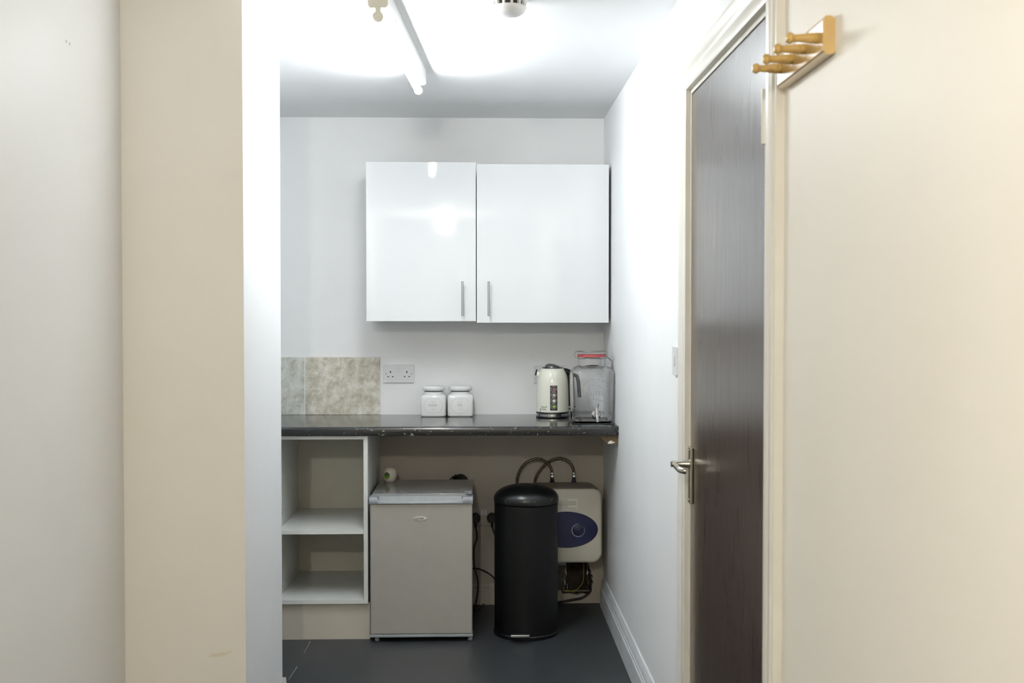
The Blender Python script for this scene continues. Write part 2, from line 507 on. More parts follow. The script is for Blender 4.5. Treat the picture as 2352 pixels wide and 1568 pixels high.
# brown rub mark on the cream face
A = px(505, 1502, Y=YN0)
bm = bmesh.new()
c = [(-0.034, -0.006), (-0.024, 0.002), (-0.005, 0.004), (0.02, 0.007), (0.036, 0.010), (0.03, 0.003), (0.012, -0.005), (-0.010, -0.008), (-0.028, -0.008)]
lo = [bm.verts.new((A.x + u, YN0 + 0.0005, A.z + v)) for u, v in c]
hi = [bm.verts.new((A.x + u, YN0 - 0.0004, A.z + v)) for u, v in c]
bm.faces.new(hi)
for i in range(len(c)): bm.faces.new((lo[i], lo[(i + 1) % len(c)], hi[(i + 1) % len(c)], hi[i]))
finish('rub_mark', bm, mat('brown_rub_mark', (235, 226, 206), 0.6), pier, 0)

wall_left = box('wall_left', XL - T, XL, YREAR, YN1 - 0.05, 0, ZC, M['pale_wall'], smooth=0)
tag(wall_left, 'plain pale wall running up to the pier', 'wall', **st)
# two small filler marks high on this wall
for (x, y) in ((152, 95), (160, 101)):
    A = px(x, y, X=XL)
    bm = lathebm([(0.004, 0), (0.0035, 0.0006), (0, 0.0008)], A, 8, 'X', caps=False)
    finish('wall_chip', bm, mat('wall_chip', (190, 188, 182), 0.8), wall_left)
o = box('wall_rear', XL - T, XR + T, YREAR - T, YREAR, 0, ZC, M['cream_wall'], smooth=0)
tag(o, 'cream wall closing the front room', 'wall', **st)

o = box('wall_right_front', XR, XR + T, YREAR, DY0, 0, ZC, M['cream_wall'], smooth=0)
tag(o, 'cream wall carrying the wooden peg rail', 'wall', **st)
o = box('wall_right_kitchen', XR, XR + T, DY1, YB + 0.02, 0, ZC, M['white_wall'], smooth=0)
tag(o, 'white wall between the brown door and the end wall', 'wall', **st)
o = box('wall_right_lintel', XR, XR + T, DY0, DY1, DZ, ZC, M['white_wall'], smooth=0)
tag(o, 'white wall above the brown door', 'wall', **st)

# ------------------------------------------------------------------ door and its trim
tr = thing('trim_1', (XR, (DY0 + DY1) / 2, 0), 'white moulded architrave around the brown door', 'door frame', **st)
prof = [(0.0, -0.01), (0.0, 0.016), (0.006, 0.018), (0.03, 0.018), (0.036, 0.0155), (0.05, 0.0165), (0.062, 0.0215), (0.074, 0.0225), (0.08, 0.018), (0.085, 0.0175), (0.085, 0.0)]
def ring_leg(y, s, z): return [(XR - v, y + s * u, z if z == 0 else z + u) for u, v in prof]
near0 = ring_leg(DY0, -1, 0); near1 = ring_leg(DY0, -1, DZ)
far1 = ring_leg(DY1, 1, DZ); far0 = ring_leg(DY1, 1, 0)
finish('architrave', loftbm([near0, near1]), M['gloss_white'], tr, 25)
finish('architrave', loftbm([near1, far1]), M['gloss_white'], tr, 25)
finish('architrave', loftbm([far1, far0]), M['gloss_white'], tr, 25)

LN = 0.013
box('frame_lining', XR - 0.003, XR + T, DY1 - LN, DY1 + 0.001, 0, DZ, M['gloss_white'], tr, 0.001)
box('frame_lining', XR - 0.003, XR + T, DY0 - 0.001, DY0 + 0.004, 0, DZ, M['gloss_white'], tr, 0.001)
box('frame_lining', XR - 0.003, XR + T, DY0 + 0.004, DY1 - LN, DZ - LN, DZ + 0.001, M['gloss_white'], tr, 0.001)
door = thing('door_1', (XR + 0.02, (DY0 + DY1) / 2, 0), 'dark brown stained flush door with lever handle', 'door', **st)
box('door_leaf', XR - 0.001, XR + 0.042, DY0 + 0.006, DY1 - LN - 0.002, 0.006, DZ - LN - 0.0025, M['door_wood'], door, bevel=0.0015)
# backplate + lever
PY0, PY1 = 3.060, 3.097
plate = box('handle_backplate', XR - 0.0105, XR - 0.001, PY0, PY1, 0.868, 1.026, M['nickel'], door, bevel=0.0025, seg=2)
for zz in (0.878, 1.016):
    lathe('screw', [(0.0035, 0), (0.003, -0.0012), (0, -0.0014)], (XR - 0.0105, 3.0785, zz), M['chrome'], plate, 12, 'X', caps=False)
ZL = 0.978
bm = lathebm([(0.0135, -0.002), (0.012, -0.012), (0.0085, -0.026), (0.0075, -0.040), (0.0085, -0.052), (0.0, -0.053)], (XR - 0.0085, 3.0785, ZL), 20, 'X', caps=False)
pts = smooth_path([(0.541, 3.094, ZL + 0.001), (0.540, 3.075, ZL + 0.001), (0.541, 3.05, ZL - 0.003), (0.544, 3.02, ZL - 0.007), (0.553, 3.005, ZL - 0.009), (0.560, 3.003, ZL - 0.010)], 5)
tubebm(pts, 0.0085, 12, bm, flat=0.8)
finish('lever', bm, M['nickel'], door, 50)
# hinge knuckle
bm = lathebm([(0.0, 0), (0.0062, 0.002), (0.0062, 0.112), (0, 0.114)], (XR - 0.0165, DY0 + 0.004, 1.738), 14, 'Z', caps=False)
hinge = finish('hinge', bm, M['gloss_white'], door, 40)
for k in range(4):
    zz = 1.738 + 0.022 * (k + 1)
    lathe('knuckle_joint', [(0.0064, 0), (0.0067, 0.001), (0.0067, 0.003), (0.0064, 0.004)], (XR - 0.0165, DY0 + 0.004, zz), M['gloss_white'], hinge, 14)

# ------------------------------------------------------------------ skirtings
sk = [(0, 0), (0.02, 0), (0.02, 0.088), (0.0165, 0.093), (0.0165, 0.101), (0.0135, 0.106), (0.0135, 0.118), (0.009, 0.128), (0.005, 0.14), (0, 0.142)]
bm = loftbm([[(XR - u, 3.2, v) for u, v in sk], [(XR - u, 5.285, v) for u, v in sk]])
o = finish('baseboard_right', bm, M['skirting'], smooth=25)
tag(o, 'white moulded skirting along the white wall below the light switch', 'skirting', **st)
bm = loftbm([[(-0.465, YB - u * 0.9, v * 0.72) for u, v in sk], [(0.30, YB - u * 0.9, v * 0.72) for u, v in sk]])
o = finish('baseboard_back', bm, M['shaded_cream'], smooth=25)
tag(o, 'low skirting on the end wall behind fridge and bin', 'skirting', **st)
bm = loftbm([[(XKL, YN1 + u, v * 1.06) for u, v in sk], [(XN + 0.012, YN1 + u, v * 1.06) for u, v in sk]])
o = finish('baseboard_pier', bm, M['skirting'], smooth=25)
tag(o, 'white skirting end sticking out past the pier', 'skirting', **st)

# ------------------------------------------------------------------ wall tiles
tz0, tz1 = 0.9185, px(760, 820, Y=YB).z
jx = px(701, 880, Y=YB).x
ex = px(873, 880, Y=YB).x
o = box('wall_tile', XKL + 0.001, jx - 0.002, YB - 0.009, YB, tz0, tz1, M['tile_grey'], bevel=0.001)
tag(o, 'grey beige stone tile upstand, the piece running behind the pier', 'tile', 'stone splashback tiles')
o = box('wall_tile', jx + 0.002, ex, YB - 0.009, YB, tz0, tz1, M['tile'], bevel=0.001)
tag(o, 'beige mottled stone tile on the wall beside the double socket', 'tile', 'stone splashback tiles')
o = box('grout_line', jx - 0.002, jx + 0.002, YB - 0.0075, YB, tz0, tz1, M['grout'])
tag(o, 'pale grout line between the two stone tiles', 'grout')

# ------------------------------------------------------------------ worktop
WZ0, WZ1 = 0.8795, 0.918
WY0 = 4.735
def worktop_profile():
    r = 0.012
    pts = [(YB - 0.001, WZ0), (YB - 0.001, WZ1)]
    for k in range(7):
        a = math.radians(90 + 90 * k / 6)
        pts.append((WY0 + r + r * math.cos(a), WZ1 - r + r * math.sin(a)))
    for k in range(4):
        a = math.radians(180 + 90 * k / 3)
        pts.append((WY0 + 0.004 + 0.004 * math.cos(a), WZ0 + 0.004 + 0.004 * math.sin(a)))
    return pts
o = finish('worktop', prismbm(worktop_profile(), XKL + 0.001, XR - 0.0005, 'X'), M['worktop'], smooth=30)
tag(o, 'black speckled laminate worktop with rounded front edge', 'worktop')

# timber support under the right end
sp = thing('support_block', (0.55, 4.9, 0.84), 'brown raw timber batten under the worktop end, with a dab of plaster', 'batten')
finish('block', prismbm([(XR - 0.0005, WZ0), (0.505, WZ0), (0.540, 0.846), (XR - 0.0005, 0.838)], 4.752, 5.3, 'Y'), M['batten_wood'], sp, 25)
random.seed(4)
out = [(0.545, 0.842), (0.549, 0.850), (0.556, 0.855), (0.563, 0.856), (0.570, 0.852), (0.578, 0.848), (0.579, 0.845), (0.570, 0.843), (0.564, 0.840), (0.552, 0.840)]
bm = loftbm([[(x, 4.7525, z) for x, z in out], [(0.562 + (x - 0.562) * 0.7, 4.747, 0.848 + (z - 0.848) * 0.7) for x, z in out]])
finish('plaster_dab', bm, M['plaster'], sp, 60)

# ------------------------------------------------------------------ open base unit
UX0, UX1 = -0.886, -0.4835
UY0, UY1 = 4.752, 5.31
UZ0, UZ1 = 0.157, 0.879
u = thing('base_unit', ((UX0 + UX1) / 2, 5.03, 0), 'open white base unit with one shelf beside the fridge, its door missing', 'cabinet')
t = 0.018
box('side_panel', UX0, UX0 + t, UY0, UY1, UZ0, UZ1, M['carcass'], u, 0.0006)
box('side_panel', UX1 - t, UX1, UY0, UY1, UZ0, UZ1, M['carcass'], u, 0.0006)
box('top_panel', UX0 + t, UX1 - t, UY0, UY1, UZ1 - 0.015, UZ1, M['carcass'], u, 0.0006)
box('bottom_panel', UX0 + t, UX1 - t, UY0, UY1, UZ0, UZ0 + t, M['carcass'], u, 0.0006)
box('shelf', UX0 + t + 0.001, UX1 - t - 0.001, UY0 + 0.002, UY1 - 0.012, 0.457, 0.475, M['carcass'], u, 0.0006)
box('back_panel', UX0 + t, UX1 - t, UY1 - 0.011, UY1 - 0.003, UZ0 + t, UZ1 - 0.015, M['carcass_cream'], u)
box('plinth', UX0, -0.4775, UY0 + 0.018, UY0 + 0.034, 0.0, UZ0, M['plinth'], u)
for yy in (4.86, 4.95, 5.1, 5.2):
    for zz in (0.21, 0.53):
        lathe('peg_hole', [(0.0025, 0), (0.0025, 0.0006), (0, 0.0006)], (UX0 + t, yy, zz), M['dark_gap'], u, 8, 'X', caps=False)

# ------------------------------------------------------------------ wall cupboards
def wall_cupboard(x0, x1, z0, z1, hx, label):
    yd = 5.02
    w = thing('wall_cupboard', ((x0 + x1) / 2, 5.18, z0), label, 'cabinet', 'white gloss wall cupboards')
    c0, c1 = x0 + 0.004, x1 - 0.004
    yb, yf = YB - 0.0005, yd + 0.021
    box('side_panel', c0, c0 + t, yf, yb, z0 + 0.004, z1 - 0.002, M['carcass'], w)
    box('side_panel', c1 - t, c1, yf, yb, z0 + 0.004, z1 - 0.002, M['carcass'], w)
    box('bottom_panel', c0 + t, c1 - t, yf, yb, z0 + 0.004, z0 + 0.022, M['carcass'], w)
    box('top_panel', c0 + t, c1 - t, yf, yb, z1 - 0.02, z1 - 0.002, M['carcass'], w)
    box('back_panel', c0 + t, c1 - t, yb - 0.008, yb, z0 + 0.022, z1 - 0.02, M['carcass'], w)
    d = box('cupboard_door', x0, x1, yd, yd + 0.018, z0, z1, M['cab_gloss'], w, 0.0012)
    # bar handle on two stand-offs
    hz0, hz1 = px(hx, 726, Y=4.99).z, px(hx, 646, Y=4.99).z
    X = px(hx, 690, Y=4.985).x
    bm = tubebm([(X, 4.985, hz0), (X, 4.985, hz1)], 0.0052, 14)
    for zz in (hz0 + 0.022, hz1 - 0.022):
        tubebm([(X, 4.987, zz), (X, yd + 0.0005, zz)], 0.004, 10, bm)
    finish('bar_handle', bm, M['brushed'], d, 50)
cz = lambda y: px(1100, y, Y=5.02).z
cx_ = lambda x, y=550: px(x, y, Y=5.02).x
wall_cupboard(cx_(841), cx_(1093.2), cz(737.5), cz(372.5), 1062, 'white gloss wall cupboard, the narrower and slightly higher of the pair')
wall_cupboard(cx_(1095), cx_(1398.5), cz(741), cz(376.5), 1122.5, 'white gloss wall cupboard, the wider one next to the side wall')

# ------------------------------------------------------------------ sockets and switch
def socket(cx, cz_, label, grp, pm=None):
    pm = pm or M['socket']
    s = thing('double_socket', (cx, YB, cz_ - 0.043), label, 'socket', grp)
    f = box('faceplate', cx - 0.073, cx + 0.073, YB - 0.009, YB, cz_ - 0.043, cz_ + 0.043, pm, s, 0.002)
    yf = YB - 0.009
    for sx in (-1, 1):
        gx = cx + sx * 0.0392
        box('switch_rocker', cx + sx * 0.0085 - 0.0055, cx + sx * 0.0085 + 0.0055, yf - 0.002, yf + 0.001, cz_ + 0.008, cz_ + 0.029, M['socket'], s, 0.0012)
        bm = boxbm(gx - 0.0025, gx + 0.0025, yf - 0.0005, yf + 0.002, cz_ + 0.004, cz_ + 0.0135)
        boxbm(gx - 0.0142, gx - 0.0075, yf - 0.0005, yf + 0.002, cz_ - 0.0155, cz_ - 0.0110, bm=bm)
        boxbm(gx + 0.0075, gx + 0.0142, yf - 0.0005, yf + 0.002, cz_ - 0.0155, cz_ - 0.0110, bm=bm)
        finish('pin_slots', bm, M['socket_dark'], s, 0)
        lathe('screw', [(0.003, 0), (0.0026, -0.0006), (0, -0.0007)], (cx + sx * 0.0605, yf, cz_), M['nickel'], s, 10, 'Y', caps=False)
    return s
P = px(916, 858, Y=YB); socket(P.x, P.z, 'white double socket on the wall beside the stone tile', 'double sockets')
P = px(1261, 859, Y=YB); socket(P.x, P.z, 'white double socket partly hidden behind the kettle', 'double sockets')
P = px(1111, 1185, Y=YB); LOWX, LOWZ = P.x, P.z
socket(P.x, P.z, 'double socket low on the wall between fridge and bin, both outlets in use', 'double sockets', mat('cream_socket_plastic', (186, 180, 168), 0.4))  # faceplate in a darker cream than the other sockets

def plug(cx, cz_, label, path):
    p = thing('mains_plug', (cx, YB - 0.03, cz_ - 0.03), label, 'plug', 'black mains plugs')
    rings = []
    for (y, s) in ((YB - 0.0095, 0.85), (YB - 0.0125, 1.0), (YB - 0.032, 0.96), (YB - 0.040, 0.72)):
        ring = []
        for k in range(24):
            a = 2 * math.pi * k / 24
            w = 0.0245 * math.cos(a); h = 0.026 * math.sin(a)
            if h < -0.018: h = -0.018 - (abs(h) - 0.018) * 0.5
            ring.append((cx + w * s, y, cz_ + h * s))
        rings.append(ring)
    finish('plug_body', loftbm(rings), M['black_plastic'], p, 40)
    tube('cord_grip', [(cx, YB - 0.024, cz_ - 0.018), (cx + 0.001, YB - 0.024, cz_ - 0.042)], 0.006, M['black_plastic'], p)
    tube('cord', smooth_path(path, 6), 0.0036, M['cable'], p, 8)
PL = LOWX - 0.0392; PR = LOWX + 0.0392
yc = YB - 0.024
q = lambda x, y, d=YB - 0.05: tuple(px(x, y, Y=d))
plug(PL, LOWZ - 0.006, 'black mains plug nearest the fridge with its cord hanging down',
     [(PL, yc, LOWZ - 0.045), q(1096, 1235, YB - 0.045), q(1089, 1258, YB - 0.06), q(1089.5, 1300, YB - 0.06), q(1097, 1330, YB - 0.06), q(1098, 1352, YB - 0.06), q(1094, 1380, 5.26), (px(1088, 1396, Z=0.006).x, 5.21, 0.006), (px(1086, 1402, Z=0.006).x - 0.03, 5.2, 0.0045)])
plug(PR, LOWZ - 0.006, 'black mains plug half behind the black bin',
     [(PR, yc, LOWZ - 0.045), (PR + 0.020, YB - 0.03, LOWZ - 0.1), (PR + 0.05, YB - 0.03, 0.25), (PR + 0.06, YB - 0.028, 0.14), q(1146, 1341, YB - 0.027), q(1132, 1324, YB - 0.026), q(1115, 1312, YB - 0.026), q(1098, 1306, YB - 0.026), (px(1080, 1305, Y=5.31).x, 5.314, px(1080, 1306, Y=5.31).z)])
c = smooth_path([tuple(px(1090, 1402, Z=0.004)), tuple(px(1104, 1392, Z=0.004)), tuple(px(1120, 1381, Z=0.004)), (px(1140, 1372, Z=0.004).x, px(1130, 1377, Z=0.004).y + 0.03, 0.004)], 6)
o = tube('floor_cable', c, 0.0034, mat('grey_cable', (84, 80, 72), 0.55))
tag(o, 'thin dark cable lying on the floor between fridge and bin', 'cable')

sw = thing('light_switch', (XR, 3.322, 1.214), 'white light switch on the side wall next to the door frame', 'switch')
box('faceplate', XR - 0.009, XR, 3.279, 3.365, 1.214, 1.300, M['socket'], sw, 0.002)
box('switch_rocker', XR - 0.0125, XR - 0.008, 3.312, 3.330, 1.242, 1.272, M['socket'], sw, 0.0012)

# ------------------------------------------------------------------ fluorescent batten
A = Vector((-0.2955, 3.228, 0)); B = Vector((-0.2375, 4.30, 0))
ax = (B - A).normalized(); sd = Vector((ax.y, -ax.x, 0))
L = (B - A).length
fl = thing('fluorescent_light', ((A.x + B.x) / 2, (A.y + B.y) / 2, 2.24), 'white fluorescent batten light with a bare lit tube on the ceiling', 'ceiling light')
def fp(u, v, z): p = A + ax * u + sd * v; return (p.x, p.y, z)
ZB = 2.278
prof = [(-0.0285, ZC), (-0.0285, ZB + 0.008), (-0.022, ZB), (0.022, ZB), (0.0285, ZB + 0.008), (0.0285, ZC)]
finish('batten_body', loftbm([[fp(0.012, v, z) for v, z in prof], [fp(L - 0.012, v, z) for v, z in prof]]), M['light_body'], fl, 25)
for (u0, u1) in ((0.0, 0.0118), (L - 0.0118, L)):
    e = finish('end_cap', loftbm([[fp(u0, v * 1.02, z) for v, z in prof], [fp(u1, v * 1.02, z) for v, z in prof]]), M['holder'], fl, 25)
ZT = 2.2555
for (u0, u1) in ((0.0, 0.014), (L - 0.014, L)):
    out = [(-0.008, ZB + 0.001), (-0.0075, ZT + 0.012)]
    for k in range(13):
        a = math.radians(135 + 270 * k / 12)
        out.append((0.0155 * math.cos(a), ZT + 0.0155 * math.sin(a)))
    out += [(0.0075, ZT + 0.012), (0.008, ZB + 0.001)]
    out = [(v, z) for v, z in out]
    finish('lampholder', loftbm([[fp(u0, v, z) for v, z in out], [fp(u1, v, z) for v, z in out]]), M['holder'], fl, 25)
finish('tube', tubebm([fp(0.0145, 0, ZT), fp(L / 2, 0, ZT), fp(L - 0.0145, 0, ZT)], 0.013, 20), M['tube'], fl, 60)
finish('screw_clip', tubebm([fp(0.20, 0.0285, ZB + 0.014), fp(0.20, 0.031, ZB + 0.014)], 0.006, 10), M['light_body'], fl)

# warm pendant bulb of the front room; it mirrors in the glossy cupboard door
LX, LY = -0.33, -0.30
pb = thing('ceiling_lamp', (LX, LY, 2.2), 'warm bare bulb in a ceiling lampholder in the front room', 'ceiling light')
lathe('ceiling_rose', [(0.045, 0), (0.045, -0.006), (0.03, -0.014), (0, -0.015)], (LX, LY, ZC), M['light_body'], pb, 32, caps=False)
lathe('lamp_socket', [(0.0, 0.036), (0.018, 0.035), (0.018, 0.0), (0.0, 0)], (LX, LY, 2.295), M['light_body'], pb, 24, caps=False)
lathe('bulb', [(0.0, 0.0), (0.016, 0.004), (0.027, 0.018), (0.030, 0.035), (0.026, 0.058), (0.017, 0.08), (0.013, 0.095), (0, 0.095)], (LX, LY, 2.205), M['bulb'], pb, 24, caps=False)

# ------------------------------------------------------------------ smoke detector
P = px(1170, 12, Y=3.33)
DX, DY_ = P.x, 3.33
sd_ = thing('smoke_detector', (DX, DY_, ZC - 0.05), 'round white smoke detector with dark vents on the ceiling', 'smoke detector')
lathe('base', [(0.0, 0.0), (0.054, 0.0), (0.054, -0.010), (0.050, -0.014), (0, -0.014)], (DX, DY_, ZC), M['detector'], sd_, 48, caps=False)
lathe('vent_core', [(0.040, -0.013), (0.042, -0.030)], (DX, DY_, ZC), M['detector_dark'], sd_, 40)
for k in range(12):
    a = 2 * math.pi * k / 12 + 0.13
    ca, sa = math.cos(a), math.sin(a)
    bm = boxbm(0.0405, 0.0495, -0.0035, 0.0035, -0.030, -0.013)
    for v in bm.verts:
        x, y, z = v.co; v.co = (DX + x * ca - y * sa, DY_ + x * sa + y * ca, ZC + z)
    finish('vent_rib', bm, M['detector'], sd_, 0)
lathe('dome', [(0.050, -0.027), (0.050, -0.031), (0.044, -0.043), (0.032, -0.050), (0.016, -0.053), (0, -0.0535)], (DX, DY_, ZC), M['detector'], sd_, 48, caps=False)
lathe('indicator', [(0.002, 0), (0, -0.0012)], (DX - 0.012, DY_ - 0.018, ZC - 0.0515), M['dark_gap'], sd_, 8, caps=False)

# ------------------------------------------------------------------ peg rail
rail_y0, rail_y1, rz0, rz1 = 1.848, 2.135, 1.829, 1.893
pr = thing('peg_rail', (XR - 0.01, (rail_y0 + rail_y1) / 2, rz0), 'varnished pine rail with four turned pegs on the cream wall', 'peg rail')
rp = [(XR, rz0 + 0.003), (XR - 0.004, rz0), (XR - 0.016, rz0), (XR - 0.018, rz0 + 0.004), (XR - 0.021, rz0 + 0.006), (XR - 0.021, rz1 - 0.008), (XR - 0.018, rz1 - 0.005), (XR - 0.016, rz1), (XR - 0.006, rz1), (XR - 0.002, rz1 - 0.004), (XR, rz1 - 0.005)]
finish('rail_board', prismbm(rp, rail_y0, rail_y1, 'Y'), M['pine_rail'], pr, 25)
pegp = [(0.0085, 0.0), (0.0095, 0.002), (0.0095, 0.006), (0.0082, 0.007), (0.0092, 0.009), (0.0092, 0.012), (0.0088, 0.014), (0.0078, 0.024), (0.0066, 0.034), (0.0062, 0.040), (0.0095, 0.0455), (0.0100, 0.047), (0.0082, 0.0515), (0.0055, 0.0545), (0.0, 0.0555)]
for yy in (1.878, 1.955, 2.032, 2.109):
    finish('peg', lathebm([(r, -h) for r, h in pegp], (XR - 0.0205, yy, 1.862), 22, 'X', caps=False), M['pine'], pr, 30)

# ------------------------------------------------------------------ fridge
FX0, FX1 = -0.4745, -0.034
fr = thing('fridge', ((FX0 + FX1) / 2, 4.95, 0), 'small silver grey fridge under the worktop', 'fridge')
box('cabinet_body', FX0 + 0.008, FX1 - 0.004, 4.79, 5.185, 0.03, 0.612, M['fridge_trim'], fr, 0.004)
box('top_panel', FX0 + 0.006, FX1 - 0.002, 4.783, 5.19, 0.6125, 0.626, M['fridge_top'], fr, 0.003)
fd = box('fridge_door', FX0 + 0.003, FX1 - 0.002, 4.722, 4.786, 0.032, 0.592, M['fridge_panel'], fr, 0.006, 3)
box('bottom_trim', FX0 + 0.001, FX1, 4.718, 4.784, 0.020, 0.0318, M['fridge_trim'], fd, 0.003)
# top trim with scooped pull: end blocks + a pocket with a curved lip
tz = (0.5905, 0.6195)
N = 26
rings = []
px0, px1 = px(866, 1145, Y=4.715).x, px(1063, 1145, Y=4.715).x
def trim_profile(pocket, sag):
    y0, y1 = 4.712, 4.786
    if not pocket:
        return [(y1, tz[0]), (y0 + 0.003, tz[0]), (y0, tz[0] + 0.004), (y0, tz[1] - 0.006), (y0 + 0.004, tz[1]), (y0 + 0.0065, tz[1]), (y0 + 0.012, tz[1]), (y0 + 0.03, tz[1]), (y0 + 0.04, tz[1]), (y1, tz[1])]
    lip = tz[0] + 0.017 - sag
    return [(y1, tz[0]), (y0 + 0.003, tz[0]), (y0 - 0.002, tz[0] + 0.004), (y0 - 0.002, lip - 0.003), (y0 + 0.0005, lip), (y0 + 0.004, lip), (y0 + 0.007, tz[0] + 0.005), (y0 + 0.034, tz[0] + 0.005), (y0 + 0.04, tz[1]), (y1, tz[1])]
xs = [(FX0, False, 0), (px0 - 0.001, False, 0), (px0 + 0.006, True, 0)]
for k in range(1, 12):
    f = k / 12
    xs.append((px0 + 0.006 + (px1 - px0 - 0.012) * f, True, 0.006 * math.sin(math.pi * f)))
xs += [(px1 - 0.006, True, 0), (px1 + 0.001, False, 0), (FX1, False, 0)]
finish('door_top_trim', loftbm([[(x, y, z) for y, z in trim_profile(p, s)] for x, p, s in xs]), M['fridge_trim'], fd, 40)
hx = FX1 - 0.004
finish('hinge_cover', prismbm([(hx, 4.80), (hx - 0.034, 4.80), (hx - 0.016, 4.762), (hx - 0.004, 4.757), (hx, 4.762)], 0.6262, 0.634, 'Z'), M['fridge_trim'], fr, 30)
P = px(964.5, 1190.5, Y=4.722)
bx, bz = P.x, P.z
rings = [[(bx + s * 0.0300 * math.cos(2 * math.pi * k / 40), y, bz + s * 0.0092 * math.sin(2 * math.pi * k / 40)) for k in range(40)] for y, s in ((4.7225, 1.0), (4.7205, 0.99), (4.7195, 0.9))]
badge = finish('badge', loftbm(rings), mat('silver_badge', (205, 203, 196), 0.3, metal=0.2), fd, 30)
finish('lettering', textbm('LOGIK', 0.0115, front(bx, 4.7193, bz), 0.0002, bold=0.0001), M['dark_ink'], badge, 0)
for fx in (FX0 + 0.03, FX1 - 0.012):
    for fy in (4.745, 5.14):
        lathe('foot', [(0.0, 0), (0.010, 0.001), (0.011, 0.006), (0.008, 0.009), (0.008, 0.0195), (0, 0.0195)] if fy < 5 else [(0, 0), (0.012, 0.001), (0.012, 0.031), (0, 0.031)], (fx, fy, 0.0), M['fridge_trim'] if fy < 5 else M['black_plastic'], fr, 16, caps=False)

# small pot on the fridge
P = px(895, 1107, Z=0.626)
PX, PYc = P.x, P.y + 0.022
pot = thing('small_pot', (PX, PYc, 0.626), 'small round cream pot with a green sticker on top of the fridge', 'pot')
lathe('pot_body', [(0.0, 0.0), (0.020, 0.0), (0.023, 0.003), (0.029, 0.014), (0.0325, 0.028), (0.0325, 0.038), (0.030, 0.050), (0.0245, 0.0605), (0.022, 0.063), (0.0195, 0.0625), (0.0195, 0.052), (0, 0.050)], (PX, PYc, 0.6265), M['cream_pot'], pot, 40, caps=False)
def on_pot(cx, cz_):
    def f(a, b, c):
        th = (cx + a) / 0.033
        h = 0.031 + cz_ + b
        R = 0.0329 - 7.0 * (h - 0.033) ** 2
        return Vector((PX + (R + c) * math.sin(th), PYc - (R + c) * math.cos(th), 0.6265 + h))
    return f
def disc_on(fn, r, name, m, parent, half=None, off=0.0004):
    bm = bmesh.new()
    rows = []
    for j in range(7):
        rows.append([bm.verts.new(fn(r * j / 6 * math.cos(2 * math.pi * k / 32), r * j / 6 * math.sin(2 * math.pi * k / 32), off)) for k in range(32)] if j else [bm.verts.new(fn(0, 0, off))])
    for j in range(6):
        for k in range(32):
            l = (k + 1) % 32
            if half is not None and (math.sin(2 * math.pi * (k + 0.5) / 32) < half): continue
            if j == 0: bm.faces.new((rows[0][0], rows[1][k], rows[1][l]))
            else: bm.faces.new((rows[j][k], rows[j + 1][k], rows[j + 1][l], rows[j][l]))
    for v in [v for v in bm.verts if not v.link_faces]: bm.verts.remove(v)
    return finish(name, bm, m, parent, 60)
stk = disc_on(on_pot(-0.0125, 0.0), 0.0145, 'sticker', M['green'], pot)
disc_on(on_pot(-0.0125, 0.0), 0.0145, 'sticker_band', M['green_dark'], stk, half=0.15, off=0.0008)
bm = bmesh.new()
f = on_pot(-0.0125, 0.006)
for (a0, a1, b0) in ((-0.009, -0.005, 0), (-0.004, 0.001, 0), (0.002, 0.008, 0)):
    vs_ = [bm.verts.new(f(a, b, 0.0012)) for a, b in ((a0, b0), (a1, b0), (a1, b0 + 0.0016), (a0, b0 + 0.0016))]
    bm.faces.new(vs_)
finish('sticker_print', bm, M['paper'], stk, 0)['kind'] = 'stuff'

# black coil of cable hanging on the wall behind the fridge
cc = px(1056, 1106, Y=5.29)
pts = []
for k in range(0, 241):
    a = 2 * math.pi * k / 48 + 2.2
    r = 0.034 - 0.00011 * k
    pts.append((cc.x + 0.004 + r * 1.05 * math.cos(a), 5.285 + 0.014 * math.sin(k * 0.13), cc.z + 0.006 + r * math.sin(a)))
bm = tubebm(pts, 0.0042, 8)
tubebm(smooth_path([(cc.x - 0.004, 5.275, cc.z + 0.032), (cc.x - 0.035, 5.27, cc.z + 0.024), (cc.x - 0.055, 5.26, cc.z - 0.02), (cc.x - 0.06, 5.25, cc.z - 0.2)], 6), 0.004, 8, bm)
o = finish('cable_coil', bm, M['cable'], None, 60)
tag(o, 'coiled black cable peeping up behind the fridge', 'cable')

# ------------------------------------------------------------------ pedal bin
BX, BY = px(1208.5, 1300, Y=4.857).x, 4.857
R = 0.1425
bn = thing('pedal_bin', (BX, BY, 0), 'tall black pedal bin with a domed lid', 'bin')
lathe('bin_body', [(0.0, 0.004), (R - 0.004, 0.004), (R - 0.003, 0.02), (R - 0.003, 0.572), (R - 0.007, 0.576), (0, 0.576)], (BX, BY, 0), M['black_bin'], bn, 72, caps=False)
lathe('base_ring', [(0.0, 0), (R, 0), (R + 0.001, 0.004), (R + 0.001, 0.014), (R - 0.002, 0.018)], (BX, BY, 0), M['black_bin_lid'], bn, 72, caps=False)
dome = [(R - 0.008, 0.577), (R - 0.001, 0.578), (R, 0.582), (R, 0.593)]
for k in range(1, 13):
    a = math.radians(90 * k / 12)
    dome.append((R * math.cos(a) ** 0.86 if k < 12 else 0, 0.593 + 0.061 * math.sin(a)))
lathe('lid', dome, (BX, BY, 0), M['black_bin_lid'], bn, 72, caps=False)
PXc = px(1196, 1462, Y=4.69).x
bm = boxbm(PXc - 0.041, PXc + 0.041, BY - R - 0.032, BY - R + 0.012, 0.026, 0.036, 0.004, 3)
ped = finish('pedal', bm, M['black_plastic'], bn, 35)
box('pedal_tread', PXc - 0.043, PXc + 0.038, BY - R - 0.035, BY - R - 0.0265, 0.026, 0.0375, M['chrome'], ped, 0.003, 3)
random.seed(11)
bm = bmesh.new()
